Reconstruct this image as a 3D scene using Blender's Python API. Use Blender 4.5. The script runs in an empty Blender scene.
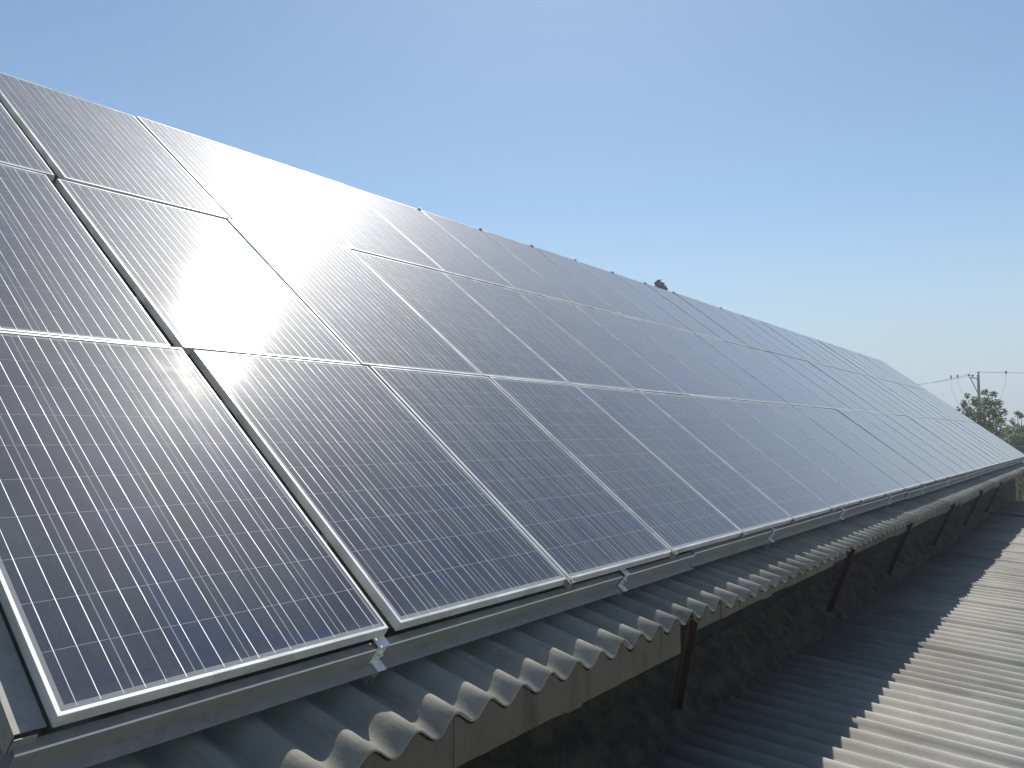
import bpy, bmesh, math, random
from mathutils import Vector, Matrix, noise
sc = bpy.context.scene
rnd = random.Random(7)
R = math.radians

# ------------------------------------------------------------------ camera
cd = bpy.data.cameras.new('camera'); cam = bpy.data.objects.new('camera', cd)
sc.collection.objects.link(cam); sc.camera = cam
YAW, PIT = R(36.881), R(3.652)
F = Vector((math.cos(YAW)*math.cos(PIT), math.sin(YAW)*math.cos(PIT), math.sin(PIT)))
RT = Vector((math.sin(YAW), -math.cos(YAW), 0)); UP = RT.cross(F)
m = Matrix((RT, UP, -F)).transposed().to_4x4(); m.translation = Vector((-1.862, -1.859, .617))
cam.matrix_world = m
cd.sensor_width = 36; cd.lens = 36*790.65/1024; cd.clip_start = .05; cd.clip_end = 5000

# ------------------------------------------------------------------ sky and sun
SUN = Vector((.549, .364, .7524)).normalized()
EL = math.asin(SUN.z); AZ = math.atan2(SUN.x, SUN.y)
w = bpy.data.worlds.new('World'); sc.world = w; w.use_nodes = True
wt = w.node_tree; bg = wt.nodes['Background']
sky = wt.nodes.new('ShaderNodeTexSky'); sky.sky_type = 'NISHITA'; sky.sun_disc = False
sky.sun_elevation = EL; sky.sun_rotation = AZ; sky.altitude = 0
sky.air_density = 1.0; sky.dust_density = 0.3; sky.ozone_density = 3.5
# pale haze band low over the horizon, in world directions
wc = wt.nodes.new('ShaderNodeTexCoord'); wx = wt.nodes.new('ShaderNodeSeparateXYZ'); wt.links.new(wc.outputs['Generated'], wx.inputs[0])
wr = wt.nodes.new('ShaderNodeMapRange'); wr.interpolation_type = 'SMOOTHSTEP'; wt.links.new(wx.outputs[2], wr.inputs[0])
for i_, v_ in enumerate((-.02, .30, .92, 0.)): wr.inputs[1+i_].default_value = v_
wm = wt.nodes.new('ShaderNodeMix'); wm.data_type = 'RGBA'; wt.links.new(wr.outputs[0], wm.inputs[0])
wb = wt.nodes.new('ShaderNodeMix'); wb.data_type = 'RGBA'; wb.blend_type = 'MULTIPLY'; wb.inputs[0].default_value = 1
wt.links.new(sky.outputs[0], wb.inputs[6]); wb.inputs[7].default_value = (1.07, 1.09, 1.03, 1)
wt.links.new(wb.outputs[2], wm.inputs[6]); wm.inputs[7].default_value = (4.7, 5.85, 6.6, 1)
wt.links.new(wm.outputs[2], bg.inputs['Color']); bg.inputs['Strength'].default_value = .093
sd = bpy.data.lights.new('sun', 'SUN'); so = bpy.data.objects.new('sun', sd)
sc.collection.objects.link(so); sd.energy = 5.0; sd.angle = R(.53); sd.color = (1, .96, .90)
so.rotation_euler = SUN.to_track_quat('Z', 'Y').to_euler()
vs = sc.view_settings; vs.view_transform = 'Standard'; vs.look = 'None'; vs.exposure = .24; vs.gamma = 1

# ------------------------------------------------------------------ helpers
def tag(o, label=None, cat=None, group=None, kind=None):
    if label: o['label'] = label
    if cat: o['category'] = cat
    if group: o['group'] = group
    if kind: o['kind'] = kind
    return o
def empty(name, loc=(0, 0, 0), rot=(0, 0, 0)):
    o = bpy.data.objects.new(name, None); sc.collection.objects.link(o)
    o.location = loc; o.rotation_euler = rot; o.empty_display_size = .1
    return o
def link(name, me, parent=None):
    o = bpy.data.objects.new(name, me); sc.collection.objects.link(o)
    if parent: o.parent = parent
    return o
def obj(name, bm, mats, parent=None, smooth=False, loc=None):
    me = bpy.data.meshes.new(name)
    if loc is not None: bmesh.ops.translate(bm, verts=bm.verts, vec=-Vector(loc))
    bmesh.ops.recalc_face_normals(bm, faces=bm.faces)
    bm.to_mesh(me); bm.free()
    for mm in (mats if isinstance(mats, (list, tuple)) else [mats]): me.materials.append(mm)
    if smooth:
        for p in me.polygons: p.use_smooth = True
    o = link(name, me, parent)
    if loc is not None: o.location = loc
    return o
def box(bm, lo, hi, M=None, bev=0):
    r = bmesh.ops.create_cube(bm, size=1)
    vs_ = r['verts']
    for v in vs_:
        v.co = Vector([lo[i] + (v.co[i]+.5)*(hi[i]-lo[i]) for i in range(3)])
    if bev:
        es = list({e for v in vs_ for e in v.link_edges})
        g = bmesh.ops.bevel(bm, geom=es, offset=bev, segments=2, affect='EDGES', profile=.5)
        vs_ = list({v for f in g['faces'] for v in f.verts} | {v for v in vs_ if v.is_valid})
    if M is not None:
        for v in vs_: v.co = M @ v.co
    return vs_
def tube(bm, pts, rad, n=8, caps=True):
    pts = [Vector(p) for p in pts]
    if not isinstance(rad, (list, tuple)): rad = [rad]*len(pts)
    rings = []
    for i, p in enumerate(pts):
        d = (pts[min(i+1, len(pts)-1)] - pts[max(i-1, 0)]).normalized()
        a = d.orthogonal().normalized() if abs(d.z) > .95 else d.cross(Vector((0, 0, 1))).normalized()
        b = d.cross(a)
        rings.append([bm.verts.new(p + (a*math.cos(t*2*math.pi/n) + b*math.sin(t*2*math.pi/n))*rad[i]) for t in range(n)])
    for r0, r1 in zip(rings, rings[1:]):
        for t in range(n): bm.faces.new((r0[t], r0[(t+1) % n], r1[(t+1) % n], r1[t]))
    if caps:
        bm.faces.new(rings[0]); bm.faces.new(rings[-1])
def prism(bm, prof, x0, x1):          # closed (y,z) outline extruded along x
    a = [bm.verts.new((x0, y, z)) for y, z in prof]; b = [bm.verts.new((x1, y, z)) for y, z in prof]
    n = len(prof)
    for i in range(n): bm.faces.new((a[i], a[(i+1) % n], b[(i+1) % n], b[i]))
    bm.faces.new(a); bm.faces.new(b)
ORD = ['first', 'second', 'third', 'fourth', 'fifth', 'sixth', 'seventh', 'eighth', 'ninth', 'tenth', 'eleventh',
       'twelfth', 'thirteenth', 'fourteenth', 'fifteenth', 'sixteenth', 'seventeenth', 'eighteenth', 'nineteenth',
       'twentieth', 'twenty-first', 'twenty-second', 'twenty-third', 'twenty-fourth', 'twenty-fifth', 'twenty-sixth',
       'twenty-seventh', 'twenty-eighth', 'twenty-ninth', 'thirtieth']

# ------------------------------------------------------------------ material helpers
class NT:
    def __init__(s, name):
        s.m = bpy.data.materials.new(name); s.m.use_nodes = True; s.t = s.m.node_tree
        s.b = s.t.nodes['Principled BSDF']; s.out = s.t.nodes['Material Output']
    def n(s, typ, **k):
        nd = s.t.nodes.new(typ)
        for a, b in k.items(): setattr(nd, a, b)
        return nd
    def put(s, sock, v):
        if hasattr(v, 'is_linked') or hasattr(v, 'links'): s.t.links.new(v, sock)
        elif v is not None:
            if isinstance(v, (tuple, list)) and len(v) == 3 and len(sock.default_value) == 4: v = (*v, 1)
            sock.default_value = v
    def math(s, op, a, b=None, c=None):
        nd = s.n('ShaderNodeMath', operation=op)
        for i, v in enumerate((a, b, c)):
            if v is not None: s.put(nd.inputs[i], v)
        return nd.outputs[0]
    def mix(s, f, a, b):
        nd = s.n('ShaderNodeMix', data_type='RGBA')
        s.put(nd.inputs[0], f); s.put(nd.inputs[6], a); s.put(nd.inputs[7], b)
        return nd.outputs[2]
    def noise(s, vec, scale, detail=4, rough=.55, dist=0):
        nd = s.n('ShaderNodeTexNoise'); s.put(nd.inputs['Vector'], vec)
        nd.inputs['Scale'].default_value = scale; nd.inputs['Detail'].default_value = detail
        nd.inputs['Roughness'].default_value = rough; nd.inputs['Distortion'].default_value = dist
        return nd.outputs[0]
    def ramp(s, f, a, b, lo=0., hi=1.):
        nd = s.n('ShaderNodeMapRange'); nd.interpolation_type = 'SMOOTHSTEP'
        s.put(nd.inputs[0], f)
        for i, v in enumerate((a, b, lo, hi)): s.put(nd.inputs[1+i], v)
        return nd.outputs[0]
    def scale(s, vec, v):
        nd = s.n('ShaderNodeMapping'); s.put(nd.inputs[0], vec); nd.inputs[3].default_value = v
        return nd.outputs[0]
    def bump(s, h, strength, dist):
        nd = s.n('ShaderNodeBump'); nd.inputs['Strength'].default_value = strength
        nd.inputs['Distance'].default_value = dist; s.put(nd.inputs['Height'], h)
        s.t.links.new(nd.outputs[0], s.b.inputs['Normal'])
    def pos(s): return s.n('ShaderNodeNewGeometry').outputs['Position']
    def oco(s): return s.n('ShaderNodeTexCoord').outputs['Object']
    def rand(s): return s.n('ShaderNodeObjectInfo').outputs['Random']
    def set(s, **k):
        for a, v in k.items(): s.put(s.b.inputs[a.replace('_', ' ')], v)
        return s.m

def simple(name, col, rough=.6, metal=0., var=.25, sc_=6, bump=0., bd=.005, spec=.5):
    t = NT(name); p = t.pos()
    n1 = t.noise(p, sc_, 6, .6)
    c = t.mix(t.ramp(n1, .3, .7), tuple(x*(1-var) for x in col), tuple(min(1, x*(1+var)) for x in col))
    if bump: t.bump(t.noise(p, sc_*8, 5), bump, bd)
    return t.set(Base_Color=c, Roughness=t.ramp(n1, .3, .7, rough*.85, min(1, rough*1.15)), Metallic=metal, Specular_IOR_Level=spec)

# panel glass over cells --------------------------------------------------
PW, PL = 1.0, 1.592
MX, MY = .0215, .026
def panel_glass():
    t = NT('panel_glass'); o = t.oco(); rn = t.rand()
    s = t.n('ShaderNodeSeparateXYZ'); t.put(s.inputs[0], o); x, y = s.outputs[0], s.outputs[1]
    cx = t.math('DIVIDE', t.math('SUBTRACT', x, MX), (PW-2*MX)/6)
    cy = t.math('DIVIDE', t.math('SUBTRACT', y, MY), (PL-2*MY)/10)
    ax = t.math('ABSOLUTE', t.math('SUBTRACT', t.math('FRACT', cx), .5))
    ay = t.math('ABSOLUTE', t.math('SUBTRACT', t.math('FRACT', cy), .5))
    inx = t.math('MULTIPLY', t.math('GREATER_THAN', cx, 0), t.math('LESS_THAN', cx, 6))
    iny = t.math('MULTIPLY', t.math('GREATER_THAN', cy, 0), t.math('LESS_THAN', cy, 10))
    ins = t.math('MULTIPLY', inx, iny)
    cell = t.math('MULTIPLY', t.math('LESS_THAN', ax, .489), t.math('LESS_THAN', ay, .4940))
    cell = t.math('MULTIPLY', cell, ins)
    ab = t.math('ABSOLUTE', t.math('SUBTRACT', t.math('FRACT', t.math('MULTIPLY', cx, 3)), .5))
    bus = t.math('MULTIPLY', t.math('LESS_THAN', ab, .020), inx)
    bus = t.math('MULTIPLY', bus, t.math('MULTIPLY', t.math('GREATER_THAN', cy, -.06), t.math('LESS_THAN', cy, 10.06)))
    # cell to cell colour and crystal grain
    co = t.n('ShaderNodeCombineXYZ')
    t.put(co.inputs[0], t.math('FLOOR', cx)); t.put(co.inputs[1], t.math('FLOOR', cy)); t.put(co.inputs[2], t.math('MULTIPLY', rn, 91))
    wn = t.n('ShaderNodeTexWhiteNoise'); wn.noise_dimensions = '3D'; t.put(wn.inputs[0], co.outputs[0])
    add = t.n('ShaderNodeVectorMath', operation='ADD'); t.put(add.inputs[0], o)
    cb = t.n('ShaderNodeCombineXYZ'); t.put(cb.inputs[2], t.math('MULTIPLY', rn, 57)); t.put(add.inputs[1], cb.outputs[0])
    ov = add.outputs[0]
    vo = t.n('ShaderNodeTexVoronoi'); t.put(vo.inputs['Vector'], ov); vo.inputs['Scale'].default_value = 70
    g = t.n('ShaderNodeSeparateColor'); t.put(g.inputs[0], vo.outputs['Color'])
    c1 = t.mix(wn.outputs[0], (.006, .014, .036), (.016, .022, .042))
    c2 = t.mix(t.math('MULTIPLY', g.outputs[0], .6), c1, (.010, .026, .065))
    wipe = t.math('MULTIPLY', t.ramp(t.noise(ov, 2.6, 5, .6, 1.2), .56, .64), .55)
    c2 = t.mix(wipe, c2, (.006, .026, .095))
    col = t.mix(cell, (.24, .25, .26), c2)
    bn = t.noise(t.scale(ov, (24, 3.5, 1)), 1.0, 3, .7)  # dotted glints along the busbars, put into their colour as bright and dull dashes
    col = t.mix(bus, col, t.mix(t.ramp(bn, .35, .7), (.24, .25, .26), (.72, .73, .74)))
    # dust film: big soft cloudiness, streaks running down the slope
    d1 = t.noise(ov, 2.3, 6, .6, .6); d2 = t.noise(t.scale(ov, (14, 1.4, 1)), 1.6, 5, .6)
    d3 = t.noise(ov, 130, 3, .7)
    d = t.math('ADD', t.math('MULTIPLY', d1, .55), t.math('MULTIPLY', d2, .3))
    d = t.math('ADD', d, t.math('MULTIPLY', d3, .15))
    low = t.ramp(y, .0, .07, .10, 0.)
    dust = t.math('ADD', t.ramp(d, .40, .64, .004, .085), low)
    dust = t.math('MULTIPLY', dust, t.math('SUBTRACT', 1, wipe))
    col = t.mix(dust, col, (.33, .34, .33))
    sp = t.n('ShaderNodeTexVoronoi'); t.put(sp.inputs['Vector'], ov); sp.inputs['Scale'].default_value = 5
    sg = t.n('ShaderNodeSeparateColor'); t.put(sg.inputs[0], sp.outputs['Color'])
    spot = t.math('MULTIPLY', t.math('LESS_THAN', sp.outputs['Distance'], t.math('MULTIPLY', sg.outputs[1], .045)), t.math('GREATER_THAN', sg.outputs[0], .72))
    col = t.mix(t.math('MULTIPLY', spot, .6), col, (.55, .54, .50))
    metal = t.math('MULTIPLY', t.math('MULTIPLY', bus, t.math('SUBTRACT', 1, dust)), .6)
    return t.set(Base_Color=col, Metallic=metal, Roughness=t.math('ADD', .50, t.math('MULTIPLY', dust, .5)),
                 Sheen_Weight=.21, Sheen_Roughness=.4, Sheen_Tint=(1, .99, .93, 1), Specular_IOR_Level=.05, Coat_Weight=.82, Coat_IOR=1.5, Coat_Roughness=t.ramp(d, .36, .64, .072, .122))
M_glass = panel_glass()
M_back = simple('back_sheet', (.7, .7, .7), .5)
def metal_mat(name, col, rough, metal, sc_=30):
    t = NT(name); p = t.pos()
    a = t.noise(p, 3, 4); v = t.n('ShaderNodeTexVoronoi'); t.put(v.inputs['Vector'], p); v.inputs['Scale'].default_value = sc_
    g = t.n('ShaderNodeSeparateColor'); t.put(g.inputs[0], v.outputs['Color'])
    f = t.math('ADD', t.math('MULTIPLY', g.outputs[0], .35), t.math('MULTIPLY', a, .65))
    c = t.mix(f, tuple(x*.72 for x in col), tuple(min(1, x*1.2) for x in col))
    return t.set(Base_Color=c, Metallic=metal, Roughness=t.ramp(f, .2, .8, rough*.8, rough*1.25))
M_alu = metal_mat('anodised_aluminium', (.66, .66, .64), .45, .25, 9)
M_galv = metal_mat('galvanised_steel', (.31, .30, .265), .5, .2, 40)
M_bolt = metal_mat('zinc_bolt', (.80, .80, .77), .35, .35, 12)
M_rust = simple('rusted_steel', (.040, .018, .013), .85, .1, .5, 14, .4)
def cement_mat(name, col, stain=.55):
    t = NT(name); p = t.pos(); o = t.oco()
    n1 = t.noise(p, 1.3, 6, .6, .4); n2 = t.noise(t.scale(p, (9, 1.2, 1.2)), 1.5, 5, .65); n3 = t.noise(p, 60, 4, .7)
    n4 = t.noise(p, 22, 3, .6)
    c = t.mix(t.ramp(n1, .3, .7), tuple(x*.78 for x in col), tuple(x*1.12 for x in col))
    c = t.mix(t.math('MULTIPLY', t.ramp(n2, .52, .75), stain), c, tuple(x*.42 for x in col))
    c = t.mix(t.math('MULTIPLY', t.ramp(n3, .55, .75), .3), c, (.10, .095, .08))
    c = t.mix(t.math('MULTIPLY', t.ramp(n4, .66, .72), .45*(stain < .6)), c, (.42, .42, .36))
    hsv = t.n('ShaderNodeHueSaturation'); t.put(hsv.inputs['Color'], c)
    t.put(hsv.inputs['Value'], t.math('ADD', .88, t.math('MULTIPLY', t.rand(), .24)))
    t.bump(t.math('ADD', t.math('MULTIPLY', n3, .7), n4), .35, .003)
    return t.set(Base_Color=hsv.outputs[0], Roughness=.9, Specular_IOR_Level=.25)
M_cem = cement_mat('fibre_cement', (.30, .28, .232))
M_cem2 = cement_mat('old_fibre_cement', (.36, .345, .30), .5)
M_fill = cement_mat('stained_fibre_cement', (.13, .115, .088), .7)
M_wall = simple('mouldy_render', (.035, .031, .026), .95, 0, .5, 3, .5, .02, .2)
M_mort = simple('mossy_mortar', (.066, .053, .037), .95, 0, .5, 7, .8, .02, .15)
M_bark = simple('bark', (.10, .075, .05), .9, 0, .4, 12, .6, .02)
M_timber = simple('weathered_timber', (.28, .22, .16), .85, 0, .3, 9, .4)
M_pole = simple('pole_concrete', (.16, .16, .16), .85, 0, .2, 4)
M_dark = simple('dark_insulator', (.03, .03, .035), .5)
M_wire = simple('wire', (.12, .12, .12), .6)
M_block = simple('concrete_block', (.13, .12, .11), .95, 0, .3, 2, .4)
def leaf_mat(name, a, b):
    t = NT(name); p = t.pos()
    c = t.mix(t.ramp(t.noise(p, 1.1, 3), .35, .65), a, b)
    wn = t.n('ShaderNodeTexWhiteNoise'); t.put(wn.inputs[0], p)
    c = t.mix(t.math('MULTIPLY', t.noise(p, 9, 2), .5), c, tuple(x*.6 for x in b))
    tr = t.n('ShaderNodeBsdfTranslucent'); t.put(tr.inputs[0], c)
    t.set(Base_Color=c, Roughness=.55, Specular_IOR_Level=.3)
    ms = t.n('ShaderNodeMixShader'); ms.inputs[0].default_value = .5
    t.t.links.new(t.b.outputs[0], ms.inputs[1]); t.t.links.new(tr.outputs[0], ms.inputs[2])
    t.t.links.new(ms.outputs[0], t.out.inputs[0]); return t.m
M_leaf = leaf_mat('green_leaves', (.13, .19, .09), (.21, .25, .13))
M_conifer = leaf_mat('conifer_needles', (.022, .036, .020), (.035, .05, .026))
M_dry = leaf_mat('dry_leaves', (.16, .14, .075), (.09, .11, .045))
def ground_mat():
    t = NT('dry_ground'); p = t.pos()
    c = t.mix(t.ramp(t.noise(p, .15, 6), .4, .6), (.19, .15, .10), (.10, .11, .05))
    c = t.mix(t.math('MULTIPLY', t.noise(p, 4, 5), .5), c, (.11, .09, .06))
    t.bump(t.noise(p, 6, 5), .5, .05)
    return t.set(Base_Color=c, Roughness=.95, Specular_IOR_Level=.1)
M_ground = ground_mat()

# ------------------------------------------------------------------ ground
GZ = -4.6
bm = bmesh.new(); bmesh.ops.create_grid(bm, x_segments=60, y_segments=60, size=700)
for v in bm.verts:
    v.co.z = GZ + (noise.noise(v.co*.004)*1.5 if v.co.length > 90 else 0)
tag(obj('ground', bm, M_ground), kind='structure')

# ------------------------------------------------------------------ corrugated sheets
PITCH, AMP = .177, .0232
def sheet(x0, waves, ys, zfun, th_=.007, lift=0., n=12, amp=AMP):
    bm = bmesh.new(); nx = int(waves*n)
    top, bot = [], []
    for j, yy in enumerate(ys):
        a, b = [], []
        for i in range(nx+1):
            x = x0 + i*PITCH/n
            z = zfun(yy) + amp*math.cos(2*math.pi*x/PITCH) + lift*(1 if i > nx-n*.75 else max(0., 1-i/(n*.5))*.0)
            a.append(bm.verts.new((x, yy, z))); b.append(bm.verts.new((x, yy, z-th_)))
        top.append(a); bot.append(b)
    for j in range(len(ys)-1):
        for i in range(nx):
            bm.faces.new((top[j][i], top[j][i+1], top[j+1][i+1], top[j+1][i]))
            bm.faces.new((bot[j][i], bot[j+1][i], bot[j+1][i+1], bot[j][i+1]))
    for j in (0, len(ys)-1):
        for i in range(nx): bm.faces.new((top[j][i], bot[j][i], bot[j][i+1], top[j][i+1]))
    for j in range(len(ys)-1):
        for i in (0, nx): bm.faces.new((top[j][i], top[j+1][i], bot[j+1][i], bot[j][i]))
    return bm
EY, EZ = -.236, -.247                    # eaves crest line
ROOFT = math.tan(R(13))
KINK, STEEP = .16, math.tan(R(36.5))  # unseen roof past the kink, steepened to block light from behind
upz = lambda y: EZ - AMP + (min(y, KINK)-EY)*ROOFT + max(0., y-KINK)*STEEP
XA, XB = -4.2, 26.2
STRUTS = (1.75, 4.74, 7.05, 9.9, 12.8, 15.7)
W6 = 6*PITCH

shed = empty('shed', (11, 1, GZ))
tag(shed, 'long shed with a grey corrugated roof carrying the solar panels above a dark mouldy wall', 'shed')
def part(name, bm, mat, parent, smooth=False):
    o = obj(name, bm, mat, None, smooth)
    o.parent = parent; o.matrix_parent_inverse = Matrix.Translation(-Vector(parent.location))
    return o
X0U = -4.2 - (-4.2 % PITCH)
SHX = .038
k = 0; x = X0U
while x < XB:
    dy = rnd.uniform(-.014, .014); dz = rnd.uniform(-.003, .003)
    ys = [EY + .015 + dy, -.05, KINK-.03, KINK+.03, .5, 1.2, 2.4, 3.95]
    z = (lambda yy, dz=dz, k=k: upz(yy) + dz)
    bm = sheet(x, 6.45, ys, z, lift=.006); bmesh.ops.translate(bm, verts=bm.verts, vec=(SHX, 0, 0))
    part('roof_sheet', bm, M_cem, shed, True)
    # eaves closure piece with a scalloped top and a straight downstand
    bm = bmesh.new(); n = 12; A, B, C_, D_ = [], [], [], []
    yf = EY + .026 + dy*.15 + (k % 2)*.003; bz = EZ - (rnd.uniform(.158, .172) if x < 1.2 else rnd.uniform(.088, .110)); tilt = rnd.uniform(-.012, .012)
    nx = 6*n
    for i in range(nx+1):
        xx = x + (.001 if i == 0 else -.001 if i == nx else 0) + i*PITCH/n
        zt = EZ - AMP + AMP*math.cos(2*math.pi*xx/PITCH) - .011 + dz
        zb = (bz if not (x < 1.2 and xx + SHX > 1.72) else EZ-.098) + tilt*(i/nx-.5) + .004*noise.noise(Vector((xx*9, 3.1, 0))) - (.010 if noise.noise(Vector((xx*3.7, 8.8, 0))) > .45 else 0)
        xs = xx + SHX
        A.append(bm.verts.new((xs, yf, zt))); B.append(bm.verts.new((xs, yf, zb)))
        C_.append(bm.verts.new((xs, yf+.009, zb))); D_.append(bm.verts.new((xs, yf+.009, zt)))
    for i in range(nx):
        if any(-.085 < A[i].co.x - su < .06 for su in STRUTS): continue
        for P, Q in ((A, B), (B, C_), (C_, D_), (D_, A)):
            bm.faces.new((P[i], Q[i], Q[i+1], P[i+1]))
    for i in (0, nx): bm.faces.new((A[i], B[i], C_[i], D_[i]))
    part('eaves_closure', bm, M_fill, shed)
    x += W6; k += 1
# back slope and ridge cap
bm = bmesh.new(); zr = upz(3.95)
box(bm, (XA, 3.93, zr-.1), (XB, 4.15, zr+.03), bev=.02); part('ridge_cap', bm, M_cem, shed)
bm = bmesh.new()
vsb = [bm.verts.new(c) for c in ((XA, 4.1, zr-.02), (XB, 4.1, zr-.02), (XB, 8.6, upz(.0)), (XA, 8.6, upz(.0)))]
f = bm.faces.new(vsb); bmesh.ops.solidify(bm, geom=[f], thickness=.05); part('back_roof', bm, M_cem, shed)
# walls
WY = .36
bm = bmesh.new(); nxw, nzw = 240, 10
grid = [[bm.verts.new((XA+.15+i*(XB-XA-.3)/nxw, WY + .02*noise.noise(Vector((i*.6, j*.9, 1))), -1.3 + j*(1.0)/nzw)) for j in range(nzw+1)] for i in range(nxw+1)]
for i in range(nxw):
    for j in range(nzw): bm.faces.new((grid[i][j], grid[i+1][j], grid[i+1][j+1], grid[i][j+1]))
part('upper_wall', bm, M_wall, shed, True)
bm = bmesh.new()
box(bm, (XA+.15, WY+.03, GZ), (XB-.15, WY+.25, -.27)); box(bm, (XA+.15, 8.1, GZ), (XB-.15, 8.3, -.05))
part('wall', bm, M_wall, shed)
for xx in (XA+.2, XB-.4):
    bm = bmesh.new()
    a = [(WY+.25, GZ), (8.1, GZ), (8.1, upz(.0)+.1), (4.0, zr-.14), (WY+.25, upz(WY+.25)-.06)]
    prism(bm, a, xx, xx+.2); part('gable_wall', bm, M_wall, shed)

# ------------------------------------------------------------------ lower roof
LS = math.tan(R(2.8)); loz = lambda y: -1.065 - AMP + (y+.6)*LS
annex = empty('annex', (11, -5, GZ))
tag(annex, 'low annex whose sunlit corrugated cement roof fills the lower right, half in shade', 'shed')
XC, XD = -5.2, 21.0
x = XC - (XC % PITCH); LY = -11.0
while x < XD:
    dz = rnd.uniform(-.004, .004)
    for (ya, yb, up_) in ((.22, -2.6, .011), (-2.45, -6.0, .0), (-5.9, LY, -.011)):
        s_ = rnd.uniform(-.004, .004)
        z = (lambda yy, dz=dz, up_=up_, s_=s_, ym=(ya+yb)/2: loz(yy) + dz + up_ + s_*(yy-ym)*.3)
        part('roof_sheet', sheet(x, 6.6, [yb, (ya+yb)/2, ya], z, lift=.009, n=10), M_cem2, annex, True)
    x += W6
bm = bmesh.new()
box(bm, (XC+.2, LY+.4, GZ), (XD+.4, LY+.6, loz(LY)-.12)); box(bm, (XD+.2, LY+.6, GZ), (XD+.4, .25, loz(LY)-.12))
box(bm, (XC+.2, LY+.6, GZ), (XC+.4, .25, loz(LY)-.12)); part('wall', bm, M_wall, annex)

# mortar fillet between wall and lower roof: lumpy, following the corrugations
bm = bmesh.new(); NX = int((XD+4.0)/.022); prof = [0, .12, .25, .38, .5, .62, .74, .86, .95, 1.0]
rows = []
for i in range(NX+1):
    xx = -4.0 + i*.022; r_ = []
    big = noise.noise(Vector((xx*.9, 0, 5)))*.06
    tooth = .5+.5*math.cos(2*math.pi*xx/PITCH)
    yend = .07 + .035*noise.noise(Vector((xx*1.7, 2, 0))) + .035*tooth*(.6+.8*noise.noise(Vector((xx*4, 9, 0)))) 
    for s_ in prof:
        yy = (WY-.01)*(1-s_) + yend*s_
        zt = -.76 + big; zb = loz(yend) + AMP*math.cos(2*math.pi*xx/PITCH) + .016
        e = s_**.75
        zz = zt*(1-e) + zb*e + .035*math.sin(math.pi*s_)*(1+noise.noise(Vector((xx*2.5, s_*3, 1))))
        am = .022*math.sin(math.pi*min(1, s_*.9+.1))
        zz += am*noise.noise(Vector((xx*11, s_*6, 3))) + .6*am*noise.noise(Vector((xx*27, s_*14, 7)))
        zz += .012*s_*math.cos(2*math.pi*xx/PITCH)
        r_.append(bm.verts.new((xx, yy, zz)))
    # ragged lip down to the sheet
    r_.append(bm.verts.new((xx, yend-.006, loz(yend)+AMP*math.cos(2*math.pi*xx/PITCH)-.012)))
    rows.append(r_)
for a, b in zip(rows, rows[1:]):
    for j in range(len(a)-1): bm.faces.new((a[j], b[j], b[j+1], a[j+1]))
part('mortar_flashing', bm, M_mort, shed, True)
# rusty struts under the eaves
for su in STRUTS:
    bm = bmesh.new()
    a = Vector((su, EY+.02, EZ-.03)); b = Vector((su+.52, .12, -.90)); d = (b-a).normalized()
    sx = Vector((1, 0, 0)); sx = (sx - d*sx.dot(d)).normalized(); sy = d.cross(sx)
    Mx = Matrix((sx, sy, d)).transposed().to_4x4(); Mx.translation = a
    L = (b-a).length
    box(bm, (-.019, -.004, 0), (.019, .004, L), Mx, .001); box(bm, (.014, .0045, 0), (.019, .04, L), Mx, .001)
    part('strut', bm, M_rust, shed)

# ------------------------------------------------------------------ solar panels
TH = .66507
Vv = Vector((0, math.cos(TH), math.sin(TH))); Nn = Vector((0, -math.sin(TH), math.cos(TH)))
def P3(u, v, w_=0): return Vector((u, 0, 0)) + Vv*v + Nn*w_
ARR = Matrix(((1, 0, 0, 0), (0, math.cos(TH), -math.sin(TH), 0), (0, math.sin(TH), math.cos(TH), 0), (0, 0, 0, 1)))
def frame_bm():
    bm = bmesh.new(); lip, d, ch = .011, .036, .0012
    def ring(i, z): return [bm.verts.new(c) for c in ((i, i, z), (PW-i, i, z), (PW-i, PL-i, z), (i, PL-i, z))]
    R_ = [ring(0, -d), ring(0, -ch), ring(ch, 0), ring(lip-.0008, 0), ring(lip, -.0008), ring(lip, -.011), ring(.002, -.011), ring(.002, -d+.0016), ring(.024, -d+.0016), ring(.024, -d)]
    R_.append(R_[0])
    for a, b in zip(R_, R_[1:]):
        for i in range(4): bm.faces.new((a[i], a[(i+1) % 4], b[(i+1) % 4], b[i]))
    return bm
def glass_bm():
    bm = bmesh.new()
    box(bm, (.0095, .0095, -.0085), (PW-.0095, PL-.0095, -.0022))
    bm.faces.ensure_lookup_table()
    for f in bm.faces:
        f.normal_update()
        if f.normal.z < -.5: f.material_index = 1
    return bm
NC = 25
ROWV = [.002, 1.602, 3.214]; ROWU = [.015, -.030, .020]
UP_ = 1.012
proto = None
rown = ['bottom', 'middle', 'top']
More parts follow.
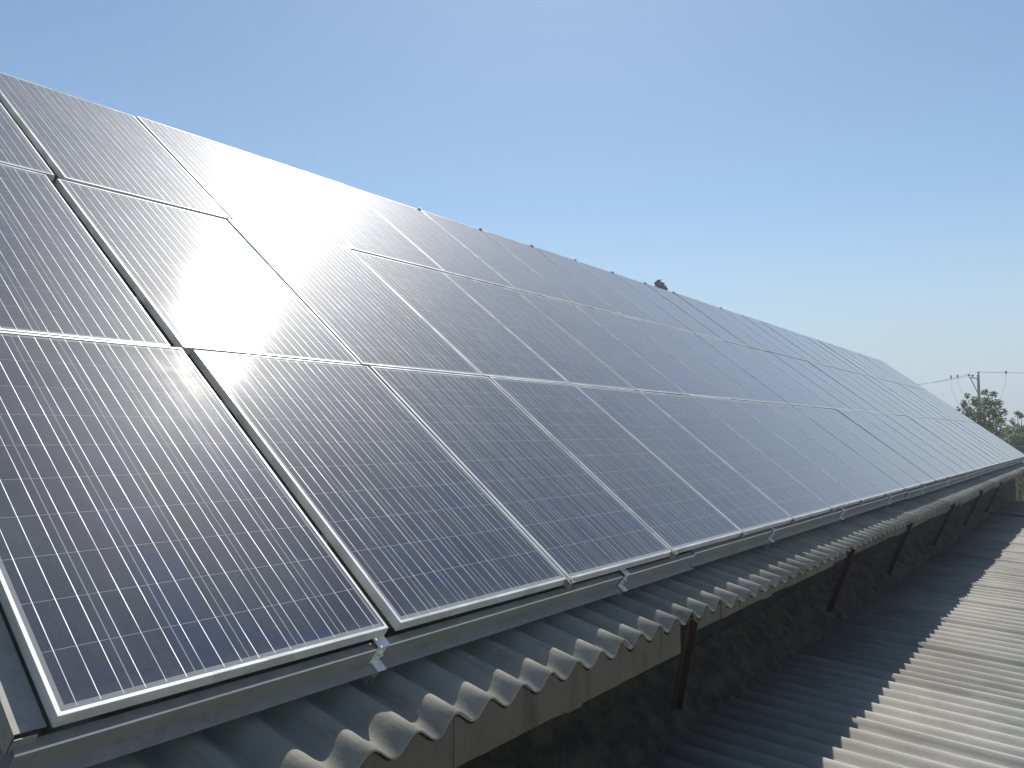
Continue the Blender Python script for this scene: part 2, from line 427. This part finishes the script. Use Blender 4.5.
for r_ in range(3):
    for c in range(-1, NC):
        u = ROWU[r_] + c*UP_ if c >= 0 else ROWU[r_] - .055 - PW
        u += rnd.uniform(-.0018, .0018); v = ROWV[r_] + rnd.uniform(-.003, .003)
        if c == 1 or c == 2: u += .003*(c)
        if proto is None:
            root = empty('solar_panel'); proto = root
            obj('frame', frame_bm(), M_alu, root); obj('glass', glass_bm(), [M_glass, M_back], root)
        else:
            root = proto.copy(); sc.collection.objects.link(root)
            for ch in list(proto.children):
                cc = ch.copy(); sc.collection.objects.link(cc); cc.parent = root
        root.matrix_world = Matrix.Translation(P3(u, v, rnd.uniform(-.001, .001))) @ ARR @ Matrix.Rotation(R(-.12 + rnd.uniform(-.15, .15)), 4, 'X') @ Matrix.Rotation(R(.08 + rnd.uniform(-.10, .10)), 4, 'Y')
        if c == -1:
            lab = ['large near solar panel at the lower left corner, left of the wide gap',
                   'middle row solar panel cut by the left picture edge, left of the wide gap',
                   'sliver of a top row solar panel at the far left, left of the wide gap'][r_]
        elif c == NC-1: lab = 'last solar panel at the far right end of the %s row' % rown[r_]
        elif c < 14: lab = 'dusty blue-grey solar panel in the %s row, %s to the right of the wide gap' % (rown[r_], ORD[c])
        else: lab = 'pale distant solar panel in the %s row, %s from the far right end' % (rown[r_], ORD[NC-1-c])
        tag(root, lab, 'solar panel', 'solar panels in three rows on the roof')

# ------------------------------------------------------------------ mounting structure
# front Z rails, end to end
def rail_bm(u0, u1, dv=0., dw=0.):
    bm = bmesh.new(); t_ = .0025
    v0 = -.024 + dv; wt_ = -.064 + dw; wb = -.134 + dw
    o = [(v0+.030, wt_-.012), (v0+.030, wt_), (v0, wt_), (v0, wb+t_), (v0-.037, wb+t_), (v0-.037, wb), (v0+t_, wb), (v0+t_, wt_-t_), (v0+.030-t_, wt_-t_), (v0+.030-t_, wt_-.012)]
    prism(bm, o, u0, u1)
    es = [e for e in bm.edges if abs(e.verts[0].co.x-e.verts[1].co.x) > .1 and abs(e.verts[0].co.y-v0) < 1e-4]
    es = [e for e in es if abs(e.verts[0].co.z-wt_) < 1e-4 and abs(e.verts[0].co.y-v0) < 1e-4]
    g = bmesh.ops.bevel(bm, geom=es, offset=.0035, segments=1, affect='EDGES')
    for f in g['faces']: f.material_index = 1  # brighter metal on the lip edge stands in for its sunlit line
    bmesh.ops.transform(bm, matrix=ARR, verts=bm.verts)
    return bm
rails = [(-1.115, -.052, 0, 0, 'short near length of galvanised rail below the lower left panel'),
         (-.046, 2.37, .003, -.001, 'second length of galvanised rail under the panels, right of the first bracket'),
         (2.375, 8.36, .012, .003, 'long galvanised rail starting after the stepped joint in the middle of the eaves'),
         (8.37, 14.4, .004, 0, 'distant galvanised rail length, next to last towards the far end of the eaves'),
         (14.41, 25.3, .008, .001, 'farthest galvanised rail length running to the far end of the panels')]
for u0, u1, dv, dw, lab in rails:
    o = obj('mounting_rail', rail_bm(u0, u1, dv, dw), [M_galv, M_bolt], loc=P3(u0, 0, -.1))
    tag(o, lab, 'rail', 'front rails under the bottom panels')
# upper hidden rails, rafters and legs: one rack, each frame a part
rack = empty('mounting_rack', (12, 1.9, .4))
tag(rack, 'galvanised steel rack of sloping rafters and legs under the solar panels', 'rack')
for vv in (.45, 1.25, 2.05, 2.85, 3.65, 4.45):
    bm = bmesh.new(); box(bm, (-1.05, vv-.02, -.078), (25.3, vv+.02, -.04), ARR, .002)
    part('purlin', bm, M_galv, rack)
for i, ru in enumerate([-1.078, -.014, 4.1, 8.15, 12.2, 16.25, 20.3, 25.2]):
    bm = bmesh.new(); top = -.04 if i == 0 else -.082
    if i == 1: box(bm, (-.125, .055, -.0855), (.10, 4.8, -.0825), ARR)  # wide plate added below the gap to keep sky from showing through
    box(bm, (ru-.036, .055 if i > 0 else .012, top-.07), (ru-.032, 4.8, top), ARR)
    box(bm, (ru-.032, .055 if i > 0 else .012, top-.003), (ru+.03, 4.8, top), ARR)
    box(bm, (ru-.032, .055 if i > 0 else .012, top-.07), (ru+.03, 4.8, top-.067), ARR)
    part('rafter', bm, M_galv, rack)
    for vv in (2.3, 4.7):
        bm = bmesh.new(); t0 = P3(ru, vv, top-.068)
        zb = upz(t0.y) + AMP*.6
        box(bm, (ru-.02, t0.y-.02, zb), (ru+.02, t0.y+.02, t0.z), None, .002); part('leg', bm, M_galv, rack)
# little end tab where rafter meets rail
bm = bmesh.new(); box(bm, (-1.118, -.004, -.085), (-1.07, .0, -.04), ARR, .001); part('end_tab', bm, M_galv, rack)

# foot brackets with bolts and hooks at the rail
BU = [-.05, 1.56, 3.70, 5.54, 7.45, 9.4, 11.4, 13.4, 15.4, 17.4]
def make_bracket():
    root = empty('foot_bracket')
    bm = bmesh.new()   # plate over the rail face, folded over the top and under the flange
    box(bm, (-.020, -.0262, -.130), (.020, -.0242+.001, -.055), None, .0008)
    box(bm, (-.022, -.030, -.0565), (.026, .020, -.0525), None, .001)
    box(bm, (-.010, -.064, -.1305), (.028, -.026, -.126), None, .001)
    plate = obj('plate', bm, M_bolt, root)
    bm = bmesh.new()
    tube(bm, [(0, -.027, -.083), (0, -.033, -.083)], .0085, 6); tube(bm, [(0, -.033, -.083), (0, -.041, -.083)], .004, 8)
    obj('bolt', bm, M_bolt, plate)
    bm = bmesh.new()
    tube(bm, [(-.004, -.027, -.101), (-.004, -.032, -.101)], .0085, 6); tube(bm, [(-.004, -.032, -.101), (-.004, -.039, -.101)], .004, 8)
    obj('bolt', bm, M_bolt, plate)
    bm = bmesh.new()   # forked hook reaching down to a roof crest
    box(bm, (-.016, -.050, -.200), (-.010, -.022, -.130), None, .001)
    box(bm, (.008, -.055, -.200), (.013, -.027, -.133), None, .001)
    box(bm, (-.016, -.054, -.165), (.013, -.047, -.15), None, .001)
    obj('hook', bm, M_galv, root)
    bm = bmesh.new(); tube(bm, [(.006, .012, -.0525), (.006, .012, -.030)], .004, 8); tube(bm, [(.006, .012, -.044), (.006, .012, -.038)], .008, 6)
    obj('stud', bm, M_bolt, plate)
    return root
bk = make_bracket()
for i, u in enumerate(BU):
    if i == 0: root = bk
    else:
        root = bk.copy(); sc.collection.objects.link(root)
        for ch in list(bk.children):
            cc = ch.copy(); sc.collection.objects.link(cc); cc.parent = root
            for g_ in list(ch.children):
                gg = g_.copy(); sc.collection.objects.link(gg); gg.parent = cc
    root.matrix_world = Matrix.Translation(P3(u, .006 if i > 1 else .0, .002)) @ ARR
    lab = ('shiny bolted bracket at the rail joint below the wide gap between the near panels' if i == 0 else
           'shiny bolted bracket holding the rail to the corrugated roof, %s along from the wide gap' % ORD[i])
    tag(root, lab, 'bracket', 'brackets holding the front rail')

# clamps: bottom edge, top edge, and in the wide gap
def clamp_bm():
    bm = bmesh.new()
    box(bm, (-.020, -.016, .0005), (.020, .016, .0035), None, .0008)
    box(bm, (-.006, -.016, -.035), (.006, .016, .0005), None, .0008)
    tube(bm, [(0, 0, .0036), (0, 0, .009)], .0065, 6)
    return bm
cl0 = None
def clamp(u, v, label, rot=0):
    global cl0
    if cl0 is None:
        cl0 = obj('panel_clamp', clamp_bm(), M_galv); o = cl0
    else:
        o = cl0.copy(); sc.collection.objects.link(o)
    o.matrix_world = Matrix.Translation(P3(u, v, .001)) @ ARR
    tag(o, label, 'clamp', 'clamps between panels')
for c in range(1, 12):
    clamp(ROWU[0] + c*UP_ - .010 + (.003 if c == 2 else 0), -.010, 'small clamp on the bottom panel edge at the %s seam right of the gap' % ORD[c-1])
for c in (4, 5, 6, 7, 8, 9, 10, 12):
    clamp(ROWU[2] + c*UP_ - .010, ROWV[2]+PL+.010, 'tiny dark clamp on the top panel edge, at the %s seam' % ORD[c-1])
for i, (v, nm) in enumerate(((.42, 'lowest'), (1.25, 'second lowest'), (2.02, 'middle'), (2.86, 'second highest'), (3.62, 'highest'))):
    bm = bmesh.new()
    box(bm, (-.018, -.02, -.040), (.018, .02, -.037), None, .0008); box(bm, (-.018, -.004, -.037), (.018, .0, -.022), None, .0008)
    tube(bm, [(0, .008, -.037), (0, .008, -.024)], .007, 6)
    bmesh.ops.transform(bm, matrix=ARR, verts=bm.verts)
    o = obj('gap_clamp', bm, M_galv); o.location = P3(-.03 + (ROWU[1]-.015 if 1.6 < v < 3.2 else 0), v, 0)
    tag(o, '%s of the small clamps sunk in the wide gap between panels' % nm, 'clamp', 'clamps in the wide gap')

# ------------------------------------------------------------------ far things
def leaf_cloud(clumps, size, per, seed, flat=1.0):
    rr = random.Random(seed); bm = bmesh.new()
    for (cx, cy, cz, rad) in clumps:
        for _ in range(int(per*rad*rad*10)):
            d = Vector((rr.gauss(0, 1), rr.gauss(0, 1), rr.gauss(0, 1)))
            if d.length < .01: continue
            d = d.normalized()*rad*(rr.random()**.45); d.z *= flat
            c = Vector((cx, cy, cz)) + d
            a = Vector((rr.uniform(-1, 1), rr.uniform(-1, 1), rr.uniform(-.6, .6))).normalized()
            b = a.cross(Vector((rr.uniform(-1, 1), rr.uniform(-1, 1), rr.uniform(-1, 1)))).normalized()
            s_ = size*rr.uniform(.6, 1.3)
            bm.faces.new([bm.verts.new(c + a*s_*p_ + b*s_*.55*q_) for p_, q_ in ((-1, 0), (0, -1), (1, 0), (0, 1))])
    return bm
def tree(name, base, label, clumps, leaf, mat, seed, trunk_r=.14, group=None, per=110):
    root = empty(name, base); tag(root, label, 'tree', group)
    rr = random.Random(seed); cl = [(a-base[0], b-base[1], c-base[2], r) for a, b, c, r in clumps]
    hub = max(.8, min(c[2] for c in cl)*.75); bm = bmesh.new()
    top = max(c[2] for c in cl)
    cxm = sum(c[0] for c in cl)/len(cl); cym = sum(c[1] for c in cl)/len(cl)
    tube(bm, [(0, 0, 0), (cxm*.2+.05, cym*.2, hub*.5), (cxm*.5, cym*.5, hub), (cxm*.8, cym*.8, (hub+top)*.5), (cxm, cym, top*.93)],
         [trunk_r*1.2, trunk_r, trunk_r*.8, trunk_r*.5, trunk_r*.12], 8)
    for c in cl:
        t_ = rr.uniform(.1, .6); s = Vector((cxm*(.5+.3*t_), cym*(.5+.3*t_), hub + t_*(top-hub)*.6))
        e = Vector(c[:3]); mid = (s+e)/2 + Vector((rr.uniform(-.1, .1), rr.uniform(-.1, .1), .12))
        tube(bm, [s, mid, e], [trunk_r*.3, trunk_r*.2, trunk_r*.06], 5)
    obj('trunk', bm, M_bark, root, True)
    obj('crown', leaf_cloud(cl, leaf, per, seed), mat, root)
def at(px, py, D):
    d = F + RT*((px-512)/790.65) + UP*((384-py)/790.65)
    return cam.matrix_world.translation + d*D
def px_clumps(lst, D, depth, seed):
    rr = random.Random(seed); out = []
    for x_, y_, r_ in lst:
        p = at(x_, y_, D + rr.uniform(-depth, depth)); out.append((p.x, p.y, p.z, r_*D/790.65))
    return out
t1 = [(967, 396, 3), (985, 393, 4), (993, 394, 4), (976, 402, 6), (964, 404, 4), (987, 403, 7), (998, 403, 5), (968, 413, 7), (980, 413, 7), (993, 413, 7), (1003, 412, 4),
      (975, 422, 8), (988, 424, 8), (1000, 422, 6), (958, 410, 3), (985, 434, 8), (998, 434, 8), (970, 430, 8), (1007, 428, 4), (978, 443, 8), (994, 446, 8)]
b1 = at(986, 500, 45); tree('leafy_tree', (b1.x, b1.y, GZ), 'bushy green tree in front of the power pole, beyond the end of the panels', px_clumps(t1, 45, 1.1, 3), .10, M_leaf, 11, .16, 'trees beyond the roof')
t2 = [(1017, 414, 3), (1021, 416, 3), (1012, 422, 4), (1018, 428, 5), (1009, 431, 5), (1024, 430, 6), (1014, 438, 7), (1024, 440, 8), (1034, 432, 8), (1040, 442, 9), (1004, 448, 8), (1016, 447, 9), (1028, 448, 9), (1019, 434, 7), (1030, 438, 8), (1006, 442, 6), (1032, 420, 5), (1046, 428, 7)]
b2 = at(1026, 500, 41); tree('leafy_tree', (b2.x, b2.y, GZ), 'smaller green tree at the right picture edge beside the bushy tree', px_clumps(t2, 41, 1.0, 5), .09, M_leaf, 12, .13, 'trees beyond the roof')
t3 = [(659, 281.5, 2.0), (657, 284, 2.4), (662, 284.5, 2.2), (660, 288, 4), (665, 289, 3), (655, 290, 4), (661, 296, 6), (668, 298, 5), (652, 300, 6), (660, 308, 8), (670, 311, 7), (650, 314, 8), (660, 324, 10), (672, 328, 9), (648, 332, 10), (660, 344, 11)]
t4 = [(1006, 437, 7), (1014, 444, 8), (1022, 441, 8), (1030, 444, 9), (1038, 441, 9), (1000, 446, 8), (1010, 450, 8), (1024, 452, 9), (1046, 438, 9)]
b4 = at(1018, 500, 52); tree('leafy_tree', (b4.x, b4.y, GZ), 'low dense tree filling the gap between the bushy tree and the right edge', px_clumps(t4, 52, 1.2, 6), .11, M_leaf, 14, .15, 'trees beyond the roof')
b3 = at(659, 500, 70); tree('conifer_tree', (b3.x, b3.y, GZ), 'dark tree top peeping over the top edge of the panels', px_clumps(t3, 70, .5, 8), .13, M_conifer, 13, .22, None, 150)

# utility pole with a side arm and three insulators
pb = at(978, 372, 80); root = empty('utility_pole', (pb.x, pb.y, GZ))
tag(root, 'grey power pole with a braced side arm rising behind the bushy tree', 'power pole')
hp = pb.z - GZ - .25; lat = -RT
bm = bmesh.new(); tube(bm, [(0, 0, 0), (0, 0, hp)], [.19, .125], 10); obj('pole', bm, M_pole, root, True)
def arm_pt(px_, z): v_ = lat*((978-px_)*80/790.65); return Vector((v_.x, v_.y, z))
bm = bmesh.new(); za = hp - .38
tube(bm, [arm_pt(978, za-.08), arm_pt(969, za+.1)], .055, 6); side_arm = obj('side_arm', bm, M_pole, root)
bm = bmesh.new(); tube(bm, [arm_pt(978, za-1.7), arm_pt(970, za+.04)], .045, 6); obj('arm_brace', bm, M_pole, root)
ins = []
for (q_, z) in ((978.3, hp), (972.5, za+.07), (968.7, za+.14)):
    bm = bmesh.new(); b_ = arm_pt(q_, z)
    tube(bm, [b_, b_+Vector((0, 0, .10))], .025, 6)
    tube(bm, [b_+Vector((0, 0, .10)), b_+Vector((0, 0, .16)), b_+Vector((0, 0, .24)), b_+Vector((0, 0, .30))], [.06, .12, .11, .05], 10)
    obj('insulator', bm, M_dark, side_arm if q_ < 975 else root, True); ins.append(root.location + b_ + Vector((0, 0, .26)))
def wire(name, a, b, sag, r_, label, group=None, n=16):
    bm = bmesh.new(); pts = []
    for i in range(n+1):
        t_ = i/n; p = Vector(a).lerp(Vector(b), t_); p.z -= sag*4*t_*(1-t_); pts.append(p)
    tube(bm, pts, r_, 5); o = obj(name, bm, M_wire, loc=pts[0]); tag(o, label, 'wire', group); return pts
gw = 'overhead power wires'
Lw = [wire('overhead_wire', ins[2], at(880, 388, 96), .3, .016, 'lower thin overhead wire running left from the pole arm to the panels', gw),
      wire('overhead_wire', ins[1], at(880, 386.5, 95), .3, .016, 'upper thin overhead wire running left from the pole arm to the panels', gw)]
Rw = wire('overhead_wire', ins[0], at(1100, 371, 78), .15, .02, 'thin overhead wire running right from the top of the pole', gw)
drops = [((951, 376.5), (959, 405), 'hanging wire dropping from the left overhead line, left of its neighbour'), ((957.5, 376), (967, 398), 'hanging wire dropping from the left overhead line, nearest to the pole'),
         ((1006, 372), (998, 402), 'hanging wire dropping from the overhead line right of the pole')]
for a, b, lab in drops:
    D = 80.6 if a[0] < 1000 else 79.6
    A_, B_ = at(*a, D), at(*b, D-8)
    root = empty('drop_wire', A_); tag(root, lab, 'wire', 'wires hanging from the overhead lines')
    bm = bmesh.new(); pts = []
    for i in range(11):
        t_ = i/10; p = A_.lerp(B_, t_) - A_; p += -RT*(.25*math.sin(math.pi*t_))*(1 if a[0] < 1000 else -1); pts.append(p)
    tube(bm, pts, .014, 5); obj('cable', bm, M_wire, root)
    bm = bmesh.new(); tube(bm, [Vector((0, 0, .12)), Vector((0, 0, .05)), Vector((0, 0, -.22))], [.04, .09, .045], 8); obj('connector', bm, M_dark, root)

# distant grey wall, timber posts and dry growth beyond the annex roof
p0, p1 = at(985, 446, 38), at(1100, 447, 36)
bm = bmesh.new(); d = (p1-p0); L = Vector((d.x, d.y, 0)).length; ang = math.atan2(d.y, d.x)
root = empty('boundary_wall', (p0.x, p0.y, GZ), (0, 0, ang)); hw = p0.z - GZ
box(bm, (-1, -.1, 0), (L, .1, hw-.06), None, .01); obj('wall', bm, M_block, root)
bm = bmesh.new(); box(bm, (-1.03, -.14, hw-.058), (L+.03, .14, hw), None, .01); obj('coping', bm, M_block, root)
tag(root, 'dark grey boundary wall below the trees at the right edge', 'wall')
for (px0, py0, px1, py1, lab) in ((1006, 466, 1007.3, 497, 'leftmost of the three weathered posts beyond the far end of the lower roof'),
                                  (1012, 466, 1011.0, 496, 'middle one of the three weathered posts beyond the far end of the lower roof'),
                                  (1016, 464, 1015.6, 497, 'rightmost of the three weathered posts beyond the far end of the lower roof')):
    a, b = at(px0, py0, 29), at(px1, py1, 29)
    b = a + (b-a)*((a.z-GZ)/(a.z-b.z)); bm = bmesh.new()
    tube(bm, [b, (a+b)/2 + Vector((.02, 0, 0)), a], [.085, .075, .06], 8)
    o = obj('timber_post', bm, M_timber, loc=b); tag(o, lab, 'post', 'posts beyond the lower roof')
for i, (lst, D, lab) in enumerate(((((1010, 470, 9), (1020, 474, 9), (1030, 470, 9), (1016, 484, 9), (1026, 486, 9), (1004, 482, 8), (1038, 484, 10), (1014, 496, 10), (1032, 496, 10)), 33, 'dry brownish shrub behind the weathered posts at the far roof end'),)):
    cl = px_clumps(lst, D, .5, 40+i); b = at(1020, 500, D); base = Vector((b.x, b.y, GZ))
    root = empty('dry_shrub', base); tag(root, lab, 'shrub')
    rel = [(a-base.x, c-base.y, e-base.z, r_) for a, c, e, r_ in cl]
    bm = bmesh.new()
    for c in rel: tube(bm, [(c[0]*.15, c[1]*.15, 0), (c[0]*.7, c[1]*.7, c[2]*.6), c[:3]], [.05, .03, .01], 5)
    obj('stems', bm, M_bark, root); obj('foliage', leaf_cloud(rel, .06, 120, 50+i), M_dry, root)
# dark line on the far part of the lower roof, built as a thin strip
p = at(1000, 514.5, 1)
d = (p - cam.matrix_world.translation); zt = -1.03 + .02; t_ = (zt - cam.matrix_world.translation.z)/d.z
q = cam.matrix_world.translation + d*t_
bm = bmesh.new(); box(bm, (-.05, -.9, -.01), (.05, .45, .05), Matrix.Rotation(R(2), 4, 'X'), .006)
o = obj('stripe', bm, M_dark); o.location = (q.x, q.y-.1, loz(q.y)+AMP+.012)
tag(o, 'narrow dark stripe across the shaded far end of the lower roof', 'stripe')

# ------------------------------------------------------------------ air
bm = bmesh.new(); box(bm, (-712, -712, GZ-2.7), (712, 712, 17))
t = bpy.data.materials.new('air'); t.use_nodes = True; nt = t.node_tree
nt.nodes.remove(nt.nodes['Principled BSDF']); pv = nt.nodes.new('ShaderNodeVolumePrincipled')
pv.inputs['Color'].default_value = (.92, .95, 1, 1); pv.inputs['Density'].default_value = .0022
nt.links.new(pv.outputs[0], nt.nodes['Material Output'].inputs['Volume'])
tag(obj('haze', bm, t), kind='stuff')
